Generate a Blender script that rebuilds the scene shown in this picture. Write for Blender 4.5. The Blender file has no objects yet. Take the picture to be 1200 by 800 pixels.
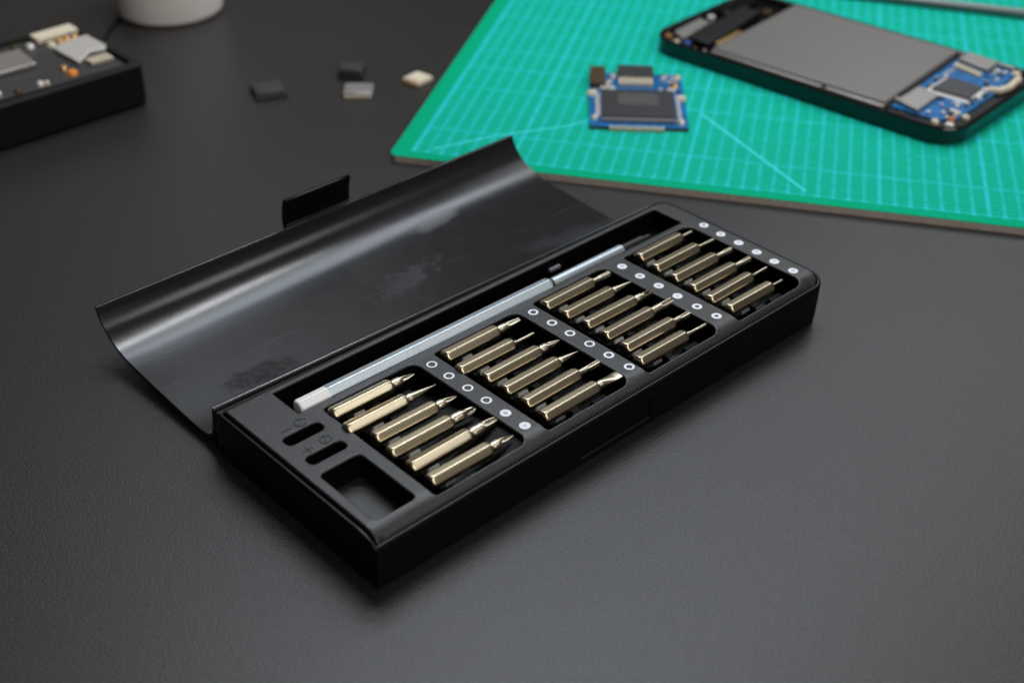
import bpy, math, random
from math import sin, cos, pi, radians, sqrt
from mathutils import Vector, Matrix
from mathutils.geometry import delaunay_2d_cdt

random.seed(7)
SC = bpy.context.scene
COL = SC.collection
S = 0.008            # one modelling unit = 8 mm (the pitch of the bits in the case)
TZ = -2.2            # height of the table top, in units below the top plate of the case


# ------------------------------------------------------------------ materials
def new_mat(name):
    m = bpy.data.materials.new(name)
    m.use_nodes = True
    return m, m.node_tree.nodes, m.node_tree.links, m.node_tree.nodes['Principled BSDF']


def mat(name, color, rough=.5, metal=0., spec=.5, noise=0., nscale=900., bump=0., bscale=3000., coat=0., rvar=0.):
    m, N, L, b = new_mat(name)
    b.inputs['Base Color'].default_value = (*color, 1)
    b.inputs['Roughness'].default_value = rough
    b.inputs['Metallic'].default_value = metal
    b.inputs['Specular IOR Level'].default_value = spec
    if coat:
        b.inputs['Coat Weight'].default_value = coat
        b.inputs['Coat Roughness'].default_value = .15
    tc = N.new('ShaderNodeTexCoord')
    if noise or rvar:
        n = N.new('ShaderNodeTexNoise')
        n.inputs['Scale'].default_value = nscale
        n.inputs['Detail'].default_value = 4
        L.new(tc.outputs['Object'], n.inputs['Vector'])
        if noise:
            r = N.new('ShaderNodeMapRange')
            r.inputs['From Min'].default_value = .3
            r.inputs['From Max'].default_value = .7
            r.inputs['To Min'].default_value = 1 - noise
            r.inputs['To Max'].default_value = 1 + noise
            L.new(n.outputs['Fac'], r.inputs['Value'])
            mx = N.new('ShaderNodeMix')
            mx.data_type = 'RGBA'
            mx.blend_type = 'MULTIPLY'
            mx.inputs['Factor'].default_value = 1
            mx.inputs['A'].default_value = (*color, 1)
            L.new(r.outputs['Result'], mx.inputs['B'])
            L.new(mx.outputs['Result'], b.inputs['Base Color'])
        if rvar:
            r2 = N.new('ShaderNodeMapRange')
            r2.inputs['From Min'].default_value = .3
            r2.inputs['From Max'].default_value = .7
            r2.inputs['To Min'].default_value = rough - rvar
            r2.inputs['To Max'].default_value = rough + rvar
            L.new(n.outputs['Fac'], r2.inputs['Value'])
            L.new(r2.outputs['Result'], b.inputs['Roughness'])
    if bump:
        n2 = N.new('ShaderNodeTexNoise')
        n2.inputs['Scale'].default_value = bscale
        n2.inputs['Detail'].default_value = 3
        L.new(tc.outputs['Object'], n2.inputs['Vector'])
        bp = N.new('ShaderNodeBump')
        bp.inputs['Strength'].default_value = bump
        bp.inputs['Distance'].default_value = .0002
        L.new(n2.outputs['Fac'], bp.inputs['Height'])
        L.new(bp.outputs['Normal'], b.inputs['Normal'])
    return m


M = {}
M['plate'] = mat('dark_grey_textured_plastic', (.023, .0225, .0232), .38, noise=.45, nscale=2300, bump=.5, bscale=2600)
M['body'] = mat('black_case_plastic', (.0016, .0016, .0019), .36, spec=.28, bump=.12, bscale=4200)
M['pocket'] = mat('black_pocket_plastic', (.0025, .0025, .003), .45, spec=.1)
M['clip'] = mat('grey_clip_plastic', (.2, .22, .25), .35)
M['clip_brightened'] = mat('brightened_clip', (.80, .85, .92), .35)  # colour lightened so clips in the bits' shade look lit
M['print'] = mat('white_pad_print', (.85, .88, .95), .5)
M['printdark'] = mat('grey_blue_symbol', (.16, .17, .21), .5)
M['engrave_shade'] = mat('engraved_icon_shade', (.008, .008, .009), .45)  # black stands for the shade inside engraved lines
M['gold'] = mat('champagne_plated_steel', (.58, .495, .345), .30, 1., noise=.09, nscale=2200)
M['goldtip'] = mat('champagne_ground_steel', (.62, .55, .41), .31, 1., noise=.08, nscale=1500)
M['alu'] = mat('blasted_aluminium', (.55, .62, .67), .40, .72, noise=.16, nscale=2400, bump=.05, bscale=2600)
M['white'] = mat('white_driver_cap', (.93, .94, .95), .38)
M['blacktip'] = mat('black_steel_socket', (.028, .028, .032), .4, .3)
M['jar'] = mat('white_jar_plastic', (.88, .86, .84), .42, noise=.04, nscale=120)
M['blackgloss'] = mat('black_gloss_plastic', (.006, .006, .007), .14, spec=.55)
M['blackmatt'] = mat('black_matt_plastic', (.006, .006, .0065), .5, spec=.25, noise=.3, nscale=700)
M['chip'] = mat('chip_resin', (.035, .034, .037), .42, noise=.1, nscale=900)
M['chiprim'] = mat('chip_resin_edge', (.16, .155, .18), .45)
M['chipprint'] = mat('chip_resin_print', (.065, .063, .058), .5, noise=.25, nscale=1500)
M['silver'] = mat('shield_steel', (.36, .34, .32), .38, .6, noise=.08, nscale=300)
M['shieldlight'] = mat('pale_shield_steel', (.58, .55, .51), .4, .25, noise=.06, nscale=250)
M['solder'] = mat('tin_solder', (.82, .80, .76), .34, .5, noise=.15, nscale=900)
M['goldpad'] = mat('gold_pad', (.78, .50, .22), .3, .9)
M['cream'] = mat('cream_ceramic', (.74, .66, .50), .45, noise=.1, nscale=800)
M['bluepcb'] = mat('blue_solder_mask', (.004, .13, .36), .35, spec=.3, noise=.45, nscale=420)
M['bluebit'] = mat('blue_component', (.06, .14, .45), .4)
M['orange'] = mat('orange_component', (.85, .28, .04), .35)
M['brownconn'] = mat('brown_connector', (.07, .045, .02), .35, noise=.3, nscale=600)
M['matside'] = mat('mat_grey_core', (.50, .44, .40), .7, noise=.12, nscale=500)
M['rod'] = mat('grey_steel_rod', (.22, .22, .22), .35, .7)
M['battery'] = mat('battery_foil', (.20, .185, .172), .42, .3, noise=.02, nscale=60)
M['cable'] = mat('black_cable_rubber', (.012, .012, .013), .5)


def table_mat():
    m, N, L, b = new_mat('black_leatherette')
    tc = N.new('ShaderNodeTexCoord')
    n1 = N.new('ShaderNodeTexNoise')
    n1.inputs['Scale'].default_value = 1750
    n1.inputs['Detail'].default_value = 2
    n1.inputs['Roughness'].default_value = .6
    L.new(tc.outputs['Object'], n1.inputs['Vector'])
    n2 = N.new('ShaderNodeTexNoise')
    n2.inputs['Scale'].default_value = 9
    n2.inputs['Detail'].default_value = 5
    L.new(tc.outputs['Object'], n2.inputs['Vector'])
    r = N.new('ShaderNodeMapRange')
    r.inputs['From Min'].default_value = .4
    r.inputs['From Max'].default_value = .62
    r.inputs['To Min'].default_value = .4
    r.inputs['To Max'].default_value = 1.6
    L.new(n1.outputs['Fac'], r.inputs['Value'])
    r2 = N.new('ShaderNodeMapRange')
    r2.inputs['From Min'].default_value = .3
    r2.inputs['From Max'].default_value = .7
    r2.inputs['To Min'].default_value = .9
    r2.inputs['To Max'].default_value = 1.1
    L.new(n2.outputs['Fac'], r2.inputs['Value'])
    mu = N.new('ShaderNodeMath')
    mu.operation = 'MULTIPLY'
    L.new(r.outputs['Result'], mu.inputs[0])
    L.new(r2.outputs['Result'], mu.inputs[1])
    mx = N.new('ShaderNodeMix')
    mx.data_type = 'RGBA'
    mx.blend_type = 'MULTIPLY'
    mx.inputs['Factor'].default_value = 1
    mx.inputs['A'].default_value = (.0225, .0205, .0195, 1)
    L.new(mu.outputs[0], mx.inputs['B'])
    L.new(mx.outputs['Result'], b.inputs['Base Color'])
    b.inputs['Roughness'].default_value = .37
    b.inputs['Specular IOR Level'].default_value = .45
    bp = N.new('ShaderNodeBump')
    bp.inputs['Strength'].default_value = .6
    bp.inputs['Distance'].default_value = .00022
    L.new(n1.outputs['Fac'], bp.inputs['Height'])
    L.new(bp.outputs['Normal'], b.inputs['Normal'])
    return m


M['table'] = table_mat()


class NG:
    """tiny helper to write shader maths"""
    def __init__(s, N, L):
        s.N, s.L = N, L

    def m(s, op, a, b=None, c=None):
        n = s.N.new('ShaderNodeMath')
        n.operation = op
        for i, v in enumerate((a, b, c)):
            if v is None:
                continue
            if isinstance(v, (int, float)):
                n.inputs[i].default_value = v
            else:
                s.L.new(v, n.inputs[i])
        return n.outputs[0]

    def ss(s, v, lo, hi, a=0., b=1.):
        n = s.N.new('ShaderNodeMapRange')
        n.interpolation_type = 'SMOOTHSTEP'
        n.inputs['From Min'].default_value = lo
        n.inputs['From Max'].default_value = hi
        n.inputs['To Min'].default_value = a
        n.inputs['To Max'].default_value = b
        s.L.new(v, n.inputs['Value'])
        return n.outputs['Result']

    def mix(s, f, A, B):
        n = s.N.new('ShaderNodeMix')
        n.data_type = 'RGBA'
        for k, v in (('Factor', f), ('A', A), ('B', B)):
            if isinstance(v, tuple):
                n.inputs[k].default_value = v
            elif isinstance(v, (int, float)):
                n.inputs[k].default_value = v
            else:
                s.L.new(v, n.inputs[k])
        return n.outputs['Result']

    def noise(s, vec, scale, detail=3):
        n = s.N.new('ShaderNodeTexNoise')
        n.inputs['Scale'].default_value = scale
        n.inputs['Detail'].default_value = detail
        s.L.new(vec, n.inputs['Vector'])
        return n.outputs['Fac']


GP = .7306 * 30.044 / 30.144           # pitch of the printed mat grid (units)


def mat_green():
    m, N, L, b = new_mat('green_cutting_mat')
    g = NG(N, L)
    tc = N.new('ShaderNodeTexCoord')
    sp = N.new('ShaderNodeSeparateXYZ')
    L.new(tc.outputs['Object'], sp.inputs[0])
    u, v = sp.outputs[0], sp.outputs[1]

    def lines(c, pitch, w):
        k = g.m('DIVIDE', c, pitch * S)
        d = g.m('ABSOLUTE', g.m('SUBTRACT', k, g.m('ROUND', k)))
        return g.m('LESS_THAN', d, w / pitch * .5)

    def one(c, pos, w):
        return g.m('LESS_THAN', g.m('ABSOLUTE', g.m('SUBTRACT', c, pos * S)), w * S * .5)
    a = g.m('MULTIPLY', lines(u, GP, .13), .44)
    alt = g.m('MULTIPLY', lines(u, GP * 2, .15), .60)
    bb = g.m('MULTIPLY', lines(v, GP * .515, .11), .66)
    cc = g.m('MULTIPLY', lines(v, GP * .515 * 7.5, .12), .7)
    dots = g.m('MULTIPLY', g.m('MULTIPLY', lines(u, GP, .2), lines(v, GP * .515, .2)), .8)
    t = g.m('MAXIMUM', g.m('MAXIMUM', a, alt), g.m('MAXIMUM', g.m('MAXIMUM', bb, cc), dots))
    for k in (7, 19, 32, 39, 46):
        t = g.m('MAXIMUM', t, g.m('MULTIPLY', one(u, k * GP, .19), .92))
    for pv in (5.64, 11.4, 17.2, 23.0):
        t = g.m('MAXIMUM', t, g.m('MULTIPLY', one(v, pv, .13), .72))
    inside = g.m('MULTIPLY', g.m('GREATER_THAN', u, -.02 * S), g.m('GREATER_THAN', v, -.02 * S))
    t = g.m('MULTIPLY', t, inside)
    # border line
    b1 = g.m('MULTIPLY', one(u, 0, .26), g.m('GREATER_THAN', v, -.1 * S))
    b2 = g.m('MULTIPLY', one(v, 0, .12), g.m('GREATER_THAN', u, -.1 * S))
    dd = g.m('MULTIPLY', g.m('MULTIPLY', lines(u, GP, .26), one(v, 0, .26)), g.m('GREATER_THAN', u, -.1 * S))
    t = g.m('MAXIMUM', t, g.m('MAXIMUM', g.m('MULTIPLY', g.m('MAXIMUM', b1, b2), .85), dd))
    n = g.noise(tc.outputs['Object'], 700, 4)
    base = g.mix(g.ss(n, .3, .7), (.0, .39, .20, 1), (.0, .44, .23, 1))
    wear = g.ss(g.noise(tc.outputs['Object'], 260, 3), .25, .6, .55, 1.)
    col = g.mix(g.m('MULTIPLY', t, wear), base, (.03, .60, .70, 1))
    L.new(col, b.inputs['Base Color'])
    b.inputs['Roughness'].default_value = .7
    b.inputs['Specular IOR Level'].default_value = .04
    bp = N.new('ShaderNodeBump')
    bp.inputs['Strength'].default_value = .15
    bp.inputs['Distance'].default_value = .0002
    L.new(g.noise(tc.outputs['Object'], 1500, 2), bp.inputs['Height'])
    L.new(bp.outputs['Normal'], b.inputs['Normal'])
    return m


M['green'] = mat_green()
M['matline'] = mat('cyan_mat_print', (.06, .68, .76), .7, spec=.05)


def lid_mat():
    """glossy black lid inside, with finger smudges, rubbed lines, a painted reflection spot and haze that stay on the plastic"""
    m, N, L, b = new_mat('glossy_black_lid')
    g = NG(N, L)
    tc = N.new('ShaderNodeTexCoord')
    ob = tc.outputs['Object']
    sp = N.new('ShaderNodeSeparateXYZ')
    L.new(ob, sp.inputs[0])
    x, y = sp.outputs[0], sp.outputs[1]
    nz = g.noise(ob, 160, 5)
    nw = g.noise(ob, 230, 6)
    nf = g.noise(ob, 900, 3)

    def blob(cx, cy, rx, ry, rot, wob=.5, edge=.25):
        dx = g.m('SUBTRACT', x, cx * S)
        dy = g.m('SUBTRACT', y, cy * S)
        a = g.m('ADD', g.m('MULTIPLY', dx, cos(rot) / (rx * S)), g.m('MULTIPLY', dy, sin(rot) / (rx * S)))
        c = g.m('ADD', g.m('MULTIPLY', dx, -sin(rot) / (ry * S)), g.m('MULTIPLY', dy, cos(rot) / (ry * S)))
        d = g.m('SQRT', g.m('ADD', g.m('MULTIPLY', a, a), g.m('MULTIPLY', c, c)))
        d = g.m('ADD', d, g.m('MULTIPLY', g.m('SUBTRACT', nw, .5), wob * 2.6))
        return g.ss(d, 1 - edge, 1 + edge, 1., 0.)
    greasy = g.m('MAXIMUM', g.m('MULTIPLY', blob(-3.9, 5.8, 1.5, .62, -.12, .5, .3), .85), g.m('MULTIPLY', blob(3.4, 7.2, 1.5, .6, .3, .9, .6), .4))
    greasy = g.m('MULTIPLY', greasy, g.ss(g.noise(ob, 420, 4), .3, .6, .6, 1.))
    greasy = g.m('MAXIMUM', greasy, g.m('MULTIPLY', blob(-3.3, 5.0, .5, .25, .4, .8), .6))
    glare_haze = g.m('MULTIPLY', blob(8.6, 10.0, 1.25, .36, .12, .3, .4), .9)  # pale spot stands for a lamp's reflection, put into the lid colour
    glare_haze = g.m('MAXIMUM', glare_haze, g.m('MULTIPLY', blob(4.6, 7.3, 1.6, .6, .2, 1.2, .5), .35))
    glare_haze = g.m('MAXIMUM', glare_haze, g.m('MULTIPLY', blob(13.0, 5.2, 2.6, .5, -.2, .6, .5), .25))
    rub = None
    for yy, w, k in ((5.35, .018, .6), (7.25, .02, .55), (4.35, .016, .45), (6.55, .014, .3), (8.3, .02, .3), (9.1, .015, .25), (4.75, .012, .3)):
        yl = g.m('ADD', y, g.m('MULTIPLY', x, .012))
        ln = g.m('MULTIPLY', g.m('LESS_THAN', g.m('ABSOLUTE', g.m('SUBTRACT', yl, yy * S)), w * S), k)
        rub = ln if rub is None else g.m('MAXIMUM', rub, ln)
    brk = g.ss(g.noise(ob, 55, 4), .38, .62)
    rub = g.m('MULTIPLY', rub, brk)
    col = g.mix(g.m('MULTIPLY', glare_haze, .8), (.013, .013, .014, 1), (.085, .087, .095, 1))
    col = g.mix(g.m('MULTIPLY', greasy, .75), col, (.004, .004, .0035, 1))
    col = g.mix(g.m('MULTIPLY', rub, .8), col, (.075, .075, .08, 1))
    L.new(col, b.inputs['Base Color'])
    r = g.m('ADD', .22, g.m('MULTIPLY', g.m('SUBTRACT', nz, .5), .06))
    r = g.m('ADD', r, g.m('MULTIPLY', greasy, .05))
    L.new(g.m('SUBTRACT', .55, g.m('MULTIPLY', greasy, .42)), b.inputs['Specular IOR Level'])
    r = g.m('ADD', r, g.m('MULTIPLY', glare_haze, .08))
    L.new(r, b.inputs['Roughness'])
    bp = N.new('ShaderNodeBump')
    bp.inputs['Strength'].default_value = .05
    bp.inputs['Distance'].default_value = .0002
    L.new(nf, bp.inputs['Height'])
    L.new(bp.outputs['Normal'], b.inputs['Normal'])
    return m


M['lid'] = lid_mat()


# ------------------------------------------------------------------ mesh helpers
class MB:
    def __init__(s):
        s.v, s.f, s.mi = [], [], []

    def add(s, vs, fs, mi=0):
        o = len(s.v)
        s.v += [tuple(p) for p in vs]
        s.f += [tuple(i + o for i in f) for f in fs]
        s.mi += [mi] * len(fs)

    def box(s, c, d, rz=0., rx=0., mi=0, taper=1.):
        M3 = Matrix.Rotation(rz, 3, 'Z') @ Matrix.Rotation(rx, 3, 'X')
        vs = []
        for z in (-.5, .5):
            k = taper if z > 0 else 1.
            for (a, b_) in ((-.5, -.5), (.5, -.5), (.5, .5), (-.5, .5)):
                vs.append(Vector(c) + M3 @ Vector((a * d[0] * k, b_ * d[1] * k, z * d[2])))
        s.add(vs, [(3, 2, 1, 0), (4, 5, 6, 7), (0, 1, 5, 4), (1, 2, 6, 5), (2, 3, 7, 6), (3, 0, 4, 7)], mi)

    def prism(s, pts, z0, z1, mi=0, ch=0.):
        n = len(pts)
        cx = sum(p[0] for p in pts) / n
        cy = sum(p[1] for p in pts) / n
        rings = [[(x, y, z0) for x, y in pts]]
        if ch:
            ins = []
            for x, y in pts:
                d = math.hypot(x - cx, y - cy) or 1
                ins.append((x - (x - cx) / d * ch, y - (y - cy) / d * ch))
            rings.append([(x, y, z1 - ch) for x, y in pts])
            rings.append([(x, y, z1) for x, y in ins])
        else:
            rings.append([(x, y, z1) for x, y in pts])
        s.loft(rings, mi=mi)

    def loft(s, rings, cap=True, closed=True, mi=0):
        n = len(rings[0])
        vs = [p for r in rings for p in r]
        fs = []
        for k in range(len(rings) - 1):
            for i in range(n if closed else n - 1):
                j = (i + 1) % n
                fs.append((k * n + i, k * n + j, (k + 1) * n + j, (k + 1) * n + i))
        if cap:
            fs.append(tuple(reversed(range(n))))
            fs.append(tuple((len(rings) - 1) * n + i for i in range(n)))
        s.add(vs, fs, mi)

    def cyl(s, c, r, z0, z1, n=32, r2=None, mi=0, ch=0.):
        r2 = r if r2 is None else r2
        rings = [[(c[0] + rr * cos(2 * pi * i / n), c[1] + rr * sin(2 * pi * i / n), z) for i in range(n)]
                 for rr, z in ([(r, z0), (r2, z1)] if not ch else [(r, z0), (r2, z1 - ch), (r2 - ch, z1)])]
        s.loft(rings, mi=mi)

    def dome(s, c, r, h, n=16, mi=0):
        rings = []
        for k in range(6):
            a = k / 5 * pi / 2 * .97
            rings.append([(c[0] + r * cos(a) * cos(2 * pi * i / n), c[1] + r * cos(a) * sin(2 * pi * i / n), c[2] + h * sin(a)) for i in range(n)])
        s.loft(rings, mi=mi)

    def tube(s, path, r, n=12, mi=0):
        rings = []
        P = [Vector(p) for p in path]
        for i, p in enumerate(P):
            t = (P[min(i + 1, len(P) - 1)] - P[max(i - 1, 0)]).normalized()
            a = t.cross(Vector((0, 0, 1)))
            a = a.normalized() if a.length > 1e-6 else Vector((1, 0, 0))
            b_ = t.cross(a)
            rr = r[i] if isinstance(r, (list, tuple)) else r
            rings.append([tuple(p + (a * cos(2 * pi * k / n) + b_ * sin(2 * pi * k / n)) * rr) for k in range(n)])
        s.loft(rings, mi=mi)

    def build(s, name, m, parent=None, smooth=30, bevel=0., seg=2, weighted=False, off=(0, 0, 0)):
        me = bpy.data.meshes.new(name)
        me.from_pydata([((x + off[0]) * S, (y + off[1]) * S, (z + off[2]) * S) for x, y, z in s.v], [], s.f)
        for mm in (m if isinstance(m, (list, tuple)) else [m]):
            me.materials.append(mm)
        me.polygons.foreach_set('material_index', s.mi)
        me.update()
        me.validate()
        import bmesh
        bm = bmesh.new()
        bm.from_mesh(me)
        bmesh.ops.recalc_face_normals(bm, faces=bm.faces)
        bm.to_mesh(me)
        bm.free()
        if smooth:
            me.shade_smooth()
            me.set_sharp_from_angle(angle=radians(smooth))
        o = bpy.data.objects.new(name, me)
        COL.objects.link(o)
        o.parent = parent
        if bevel:
            b = o.modifiers.new('bevel', 'BEVEL')
            b.width = bevel * S
            b.segments = seg
            b.limit_method = 'ANGLE'
            b.angle_limit = radians(40)
            b.harden_normals = False
        if weighted:
            w = o.modifiers.new('normals', 'WEIGHTED_NORMAL')
            w.keep_sharp = True
            w.weight = 100
        return o


def P(x, y, z=TZ):
    return Vector((x * S, y * S, (z - TZ) * S))


def thing(name, label, cat, loc, rz=0., group=None):
    o = bpy.data.objects.new(name, None)
    o.empty_display_size = .01
    COL.objects.link(o)
    o.location = loc
    o.rotation_euler = (0, 0, rz)
    o['label'] = label
    o['category'] = cat
    if group:
        o['group'] = group
    return o


def tag(o, label, cat, loc=None, rz=0., group=None):
    if loc is not None:
        o.location = loc
        o.rotation_euler = (0, 0, rz)
    o['label'] = label
    o['category'] = cat
    if group:
        o['group'] = group
    return o


def rrect(x0, y0, x1, y1, r, seg=8):
    """rounded rectangle, counter-clockwise from the bottom-left corner; r = one radius or (bl, br, tr, tl)"""
    if not isinstance(r, (tuple, list)):
        r = (r,) * 4
    out = []
    for (cx, cy, sx, sy, a0, rr) in ((x0, y0, 1, 1, pi, r[0]), (x1, y0, -1, 1, 1.5 * pi, r[1]), (x1, y1, -1, -1, 0, r[2]), (x0, y1, 1, -1, .5 * pi, r[3])):
        for k in range(seg + 1):
            a = a0 + k / seg * pi / 2
            out.append((cx + sx * rr + rr * cos(a), cy + sy * rr + rr * sin(a)))
    return out


# ------------------------------------------------------------------ the table
tb = MB()
tb.box((30, 20, -1.2), (330, 300, 2.4))
table = tb.build('table', M['table'], None, smooth=0, off=(0, 0, 0))
table.location = (0, 0, 0)
table['kind'] = 'structure'
sc = MB()
for (ax, ay, bx, by, w) in ((-10.35, 3.05, -10.05, 2.95, .025), (-9.9, 2.98, -9.45, 2.8, .03), (13.6, -9.4, 18.2, -8.3, .018), (11.2, -10.6, 13.1, -10.3, .014),
                            (13.4, -8.2, 13.75, -8.1, .05), (15.1, -7.4, 15.3, -7.42, .045)):
    d = Vector((bx - ax, by - ay, 0)).normalized()
    n = Vector((-d.y, d.x, 0)) * w * .5
    a, b_ = Vector((ax, ay, .006)), Vector((bx, by, .006))
    mid = (a + b_) * .5
    sc.add([a, mid - n, b_, mid + n], [(0, 1, 2, 3)])
M['scr'] = mat('scratch', (.075, .075, .077), .5)
sc.build('table_scratches', M['scr'], table, smooth=0)

# ------------------------------------------------------------------ the case
case = thing('screwdriver_case', 'open black bit case with hinged glossy lid lying behind it on the dark table', 'tool case', P(0, 0, TZ))
ZO = (0, 0, -TZ)     # case parts are written with z = 0 at the top plate


def roll(y, y0, y1, h):
    if y >= y0:
        return 0.
    t = min(1., (y0 - y) / (y0 - y1))
    return -h * (1 - sqrt(max(0., 1 - t * t)))


def zplate(y):
    return roll(y, -5.22, -5.98, .52)


def zrim(y):
    return -.09 + roll(y, -5.1, -6.13, .44)


X0, X1, Y0, Y1 = -7.5, 16.12, -6.13, 2.9
RX0, RX1 = 1.74, 5.45           # latch recess in the front wall


def outline(ins):
    base = rrect(X0 + ins, Y0 + ins, X1 - ins, Y1 - ins, (max(.05, .16 - ins), max(.1, .62 - ins), max(.1, .55 - ins), max(.05, .16 - ins)), 8)
    out = []
    n = len(base)
    for i in range(n):
        a, b_ = base[i], base[(i + 1) % n]
        out.append(a)
        L_ = math.hypot(b_[0] - a[0], b_[1] - a[1])
        if L_ < 1:
            continue
        if abs(a[1] - b_[1]) < 1e-6 and a[1] < -4:       # front edge: add the recess ends
            for x in (RX0, RX1):
                out.append((x, a[1]))
        elif abs(a[0] - b_[0]) < 1e-6:                   # the ends: points where the rim rolls down
            ys = [y for y in [-5.8 + .12 * k for k in range(8)] + [-4, -2, 0]]
            ys = sorted([y for y in ys if min(a[1], b_[1]) + .02 < y < max(a[1], b_[1]) - .02], reverse=a[1] > b_[1])
            out += [(a[0], y) for y in ys]
    return out


tub = MB()
lo, lm_, li = outline(0), outline(.045), outline(.13)
n = len(lo)
assert len(lm_) == n and len(li) == n, (n, len(lm_), len(li))
lb = outline(.06)
rings = [[(x, y, TZ + .004) for x, y in outline(.14)], [(x, y, TZ + .07) for x, y in lb], [(x, y, -1.86) for x, y in outline(.03)], [(x, y, -.86) for x, y in lo],
         [(x, y, zrim(y) - .05) for x, y in lo], [(x, y, zrim(y) - .012) for x, y in outline(.015)], [(x, y, zrim(y)) for x, y in lm_],
         [(x, y, zrim(y)) for x, y in outline(.09)], [(x, y, zrim(y) - .03) for x, y in li], [(x, y, -1.25) for x, y in li]]
vs = [p for r in rings for p in r]
fs = []
rec = [i for i in range(n) if abs(lo[i][0] - RX0) < 1e-6 and lo[i][1] < -6]
ri = rec[0]
for k in range(len(rings) - 1):
    for i in range(n):
        j = (i + 1) % n
        if k == 2 and i == ri:
            continue
        fs.append((k * n + i, k * n + j, (k + 1) * n + j, (k + 1) * n + i))
fs.append(tuple(range(n)))
fs.append(tuple((len(rings) - 1) * n + i for i in range(n)))
tub.add(vs, fs)
# recess: sloping cheeks and a back panel
q = [(RX0, Y0 + .03, -1.86), (RX1, Y0 + .03, -1.86), (RX1, Y0, -.86), (RX0, Y0, -.86)]
w = [(RX0 + .07, Y0 + .10, -1.82), (RX1 - .07, Y0 + .10, -1.82), (RX1 - .07, Y0 + .085, -.92), (RX0 + .07, Y0 + .085, -.92)]
tub.add(q + w, [(0, 1, 5, 4), (1, 2, 6, 5), (2, 3, 7, 6), (3, 0, 4, 7), (4, 5, 6, 7)])
tub.build('case_body', M['body'], case, smooth=35, weighted=True, off=ZO)

# --- the top plate with its pockets
PR = (.16, .40, .38, .18)
POCK = [(-4.66, -5.63, -.47, .52), (.44, -5.64, 4.68, .50), (5.58, -5.68, 9.72, .52), (10.85, -5.70, 15.0, .50)]
HOLES = [(p, PR, -1.08) for p in POCK]
HOLES.append(((-5.43, .86, 15.0, 2.47), (.06, .06, .06, .06), -.95))
HOLES.append(((-6.74, -.45, -5.22, .08), .2, -1.3))
HOLES.append(((-6.76, -1.78, -5.24, -1.28), .2, -1.3))
HOLES.append(((-6.88, -5.34, -5.2, -2.32), .2, -1.0))
PX0, PX1, PY0, PY1 = -7.28, 15.90, -5.98, 2.72


def inside(pt, poly):
    x, y = pt
    c = False
    j = len(poly) - 1
    for i in range(len(poly)):
        xi, yi = poly[i]
        xj, yj = poly[j]
        if (yi > y) != (yj > y) and x < (xj - xi) * (y - yi) / (yj - yi) + xi:
            c = not c
        j = i
    return c


def grown(h, r, g_):
    rr = [(q_ + g_) for q_ in (r if isinstance(r, tuple) else (r,) * 4)]
    return rrect(h[0] - g_, h[1] - g_, h[2] + g_, h[3] + g_, rr, 8)


FR = .065
pv, pe = [], []


def addloop(lp, dense=False):
    o = len(pv)
    pv.extend(Vector(p_) for p_ in lp)
    for i in range(len(lp)):
        pe.append((o + i, o + (i + 1) % len(lp)))


def densify(lp):
    out = []
    for i, a in enumerate(lp):
        b_ = lp[(i + 1) % len(lp)]
        out.append(a)
        if abs(a[0] - b_[0]) < 1e-6 and abs(a[1] - b_[1]) > .6:
            lo_, hi_ = min(a[1], b_[1]), max(a[1], b_[1])
            ys = [y for y in [-5.94, -5.9, -5.86, -5.82, -5.76, -5.7, -5.62, -5.54, -5.46, -5.38, -5.3, -5.22] if lo_ + .01 < y < hi_ - .01]
            out += [(a[0], y) for y in (ys if a[1] < b_[1] else ys[::-1])]
    return out


outer = densify(rrect(PX0 + FR, PY0, PX1 - FR, PY1 - FR, (.08, .5, .45, .08), 10))
addloop(outer)
hl = []
for h, r, d in HOLES:
    lp = densify(grown(h, r, FR))
    hl.append(lp)
    addloop(lp)
for y in (-5.94, -5.9, -5.86, -5.82, -5.76, -5.7, -5.62, -5.54, -5.46, -5.38, -5.3, -5.22):
    x = PX0 + .4
    while x < PX1 - .55:
        if not any(h[0] - .12 < x < h[2] + .12 and h[1] - .08 < y < h[3] + .1 for h, r, d in HOLES):
            pv.append(Vector((x, y)))
        x += .35
res = delaunay_2d_cdt(pv, pe, [], 0, 1e-5)
plate = MB()
tv, tf = res[0], res[2]
keep = []
for f in tf:
    c = sum((tv[i] for i in f), Vector((0, 0))) / 3
    if inside(c, outer) and not any(inside(c, l_) for l_ in hl):
        keep.append(tuple(f))
plate.add([(v_.x, v_.y, zplate(v_.y)) for v_ in tv], keep)


def skirt(loopf, floor, mi, cap):
    """fillet, wall and floor of one opening; loopf(g) is its outline grown by g"""
    rings = []
    for k in range(5):
        a = k / 4 * pi / 2
        rings.append([(x, y, zplate(y) - FR * (1 - cos(a))) for x, y in loopf(FR * (1 - sin(a)))])
    nn = len(rings[0])
    vs = [p_ for r_ in rings for p_ in r_]
    fs = [(k * nn + i, k * nn + (i + 1) % nn, (k + 1) * nn + (i + 1) % nn, (k + 1) * nn + i) for k in range(4) for i in range(nn)]
    plate.add(vs, fs, 0)
    lowr = [(x, y, floor) for x, y in loopf(-.03)]
    plate.add(rings[-1] + lowr, [(i, (i + 1) % nn, nn + (i + 1) % nn, nn + i) for i in range(nn)], mi)
    if True:
        plate.add(lowr, [tuple(range(nn))], cap)


for h, r, d in HOLES:
    skirt(lambda g_, h=h, r=r: densify(grown(h, r, g_)), d, 1, 0 if h[0] < -6.8 and h[2] < -5 and h[1] < -5 else 1)
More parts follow.
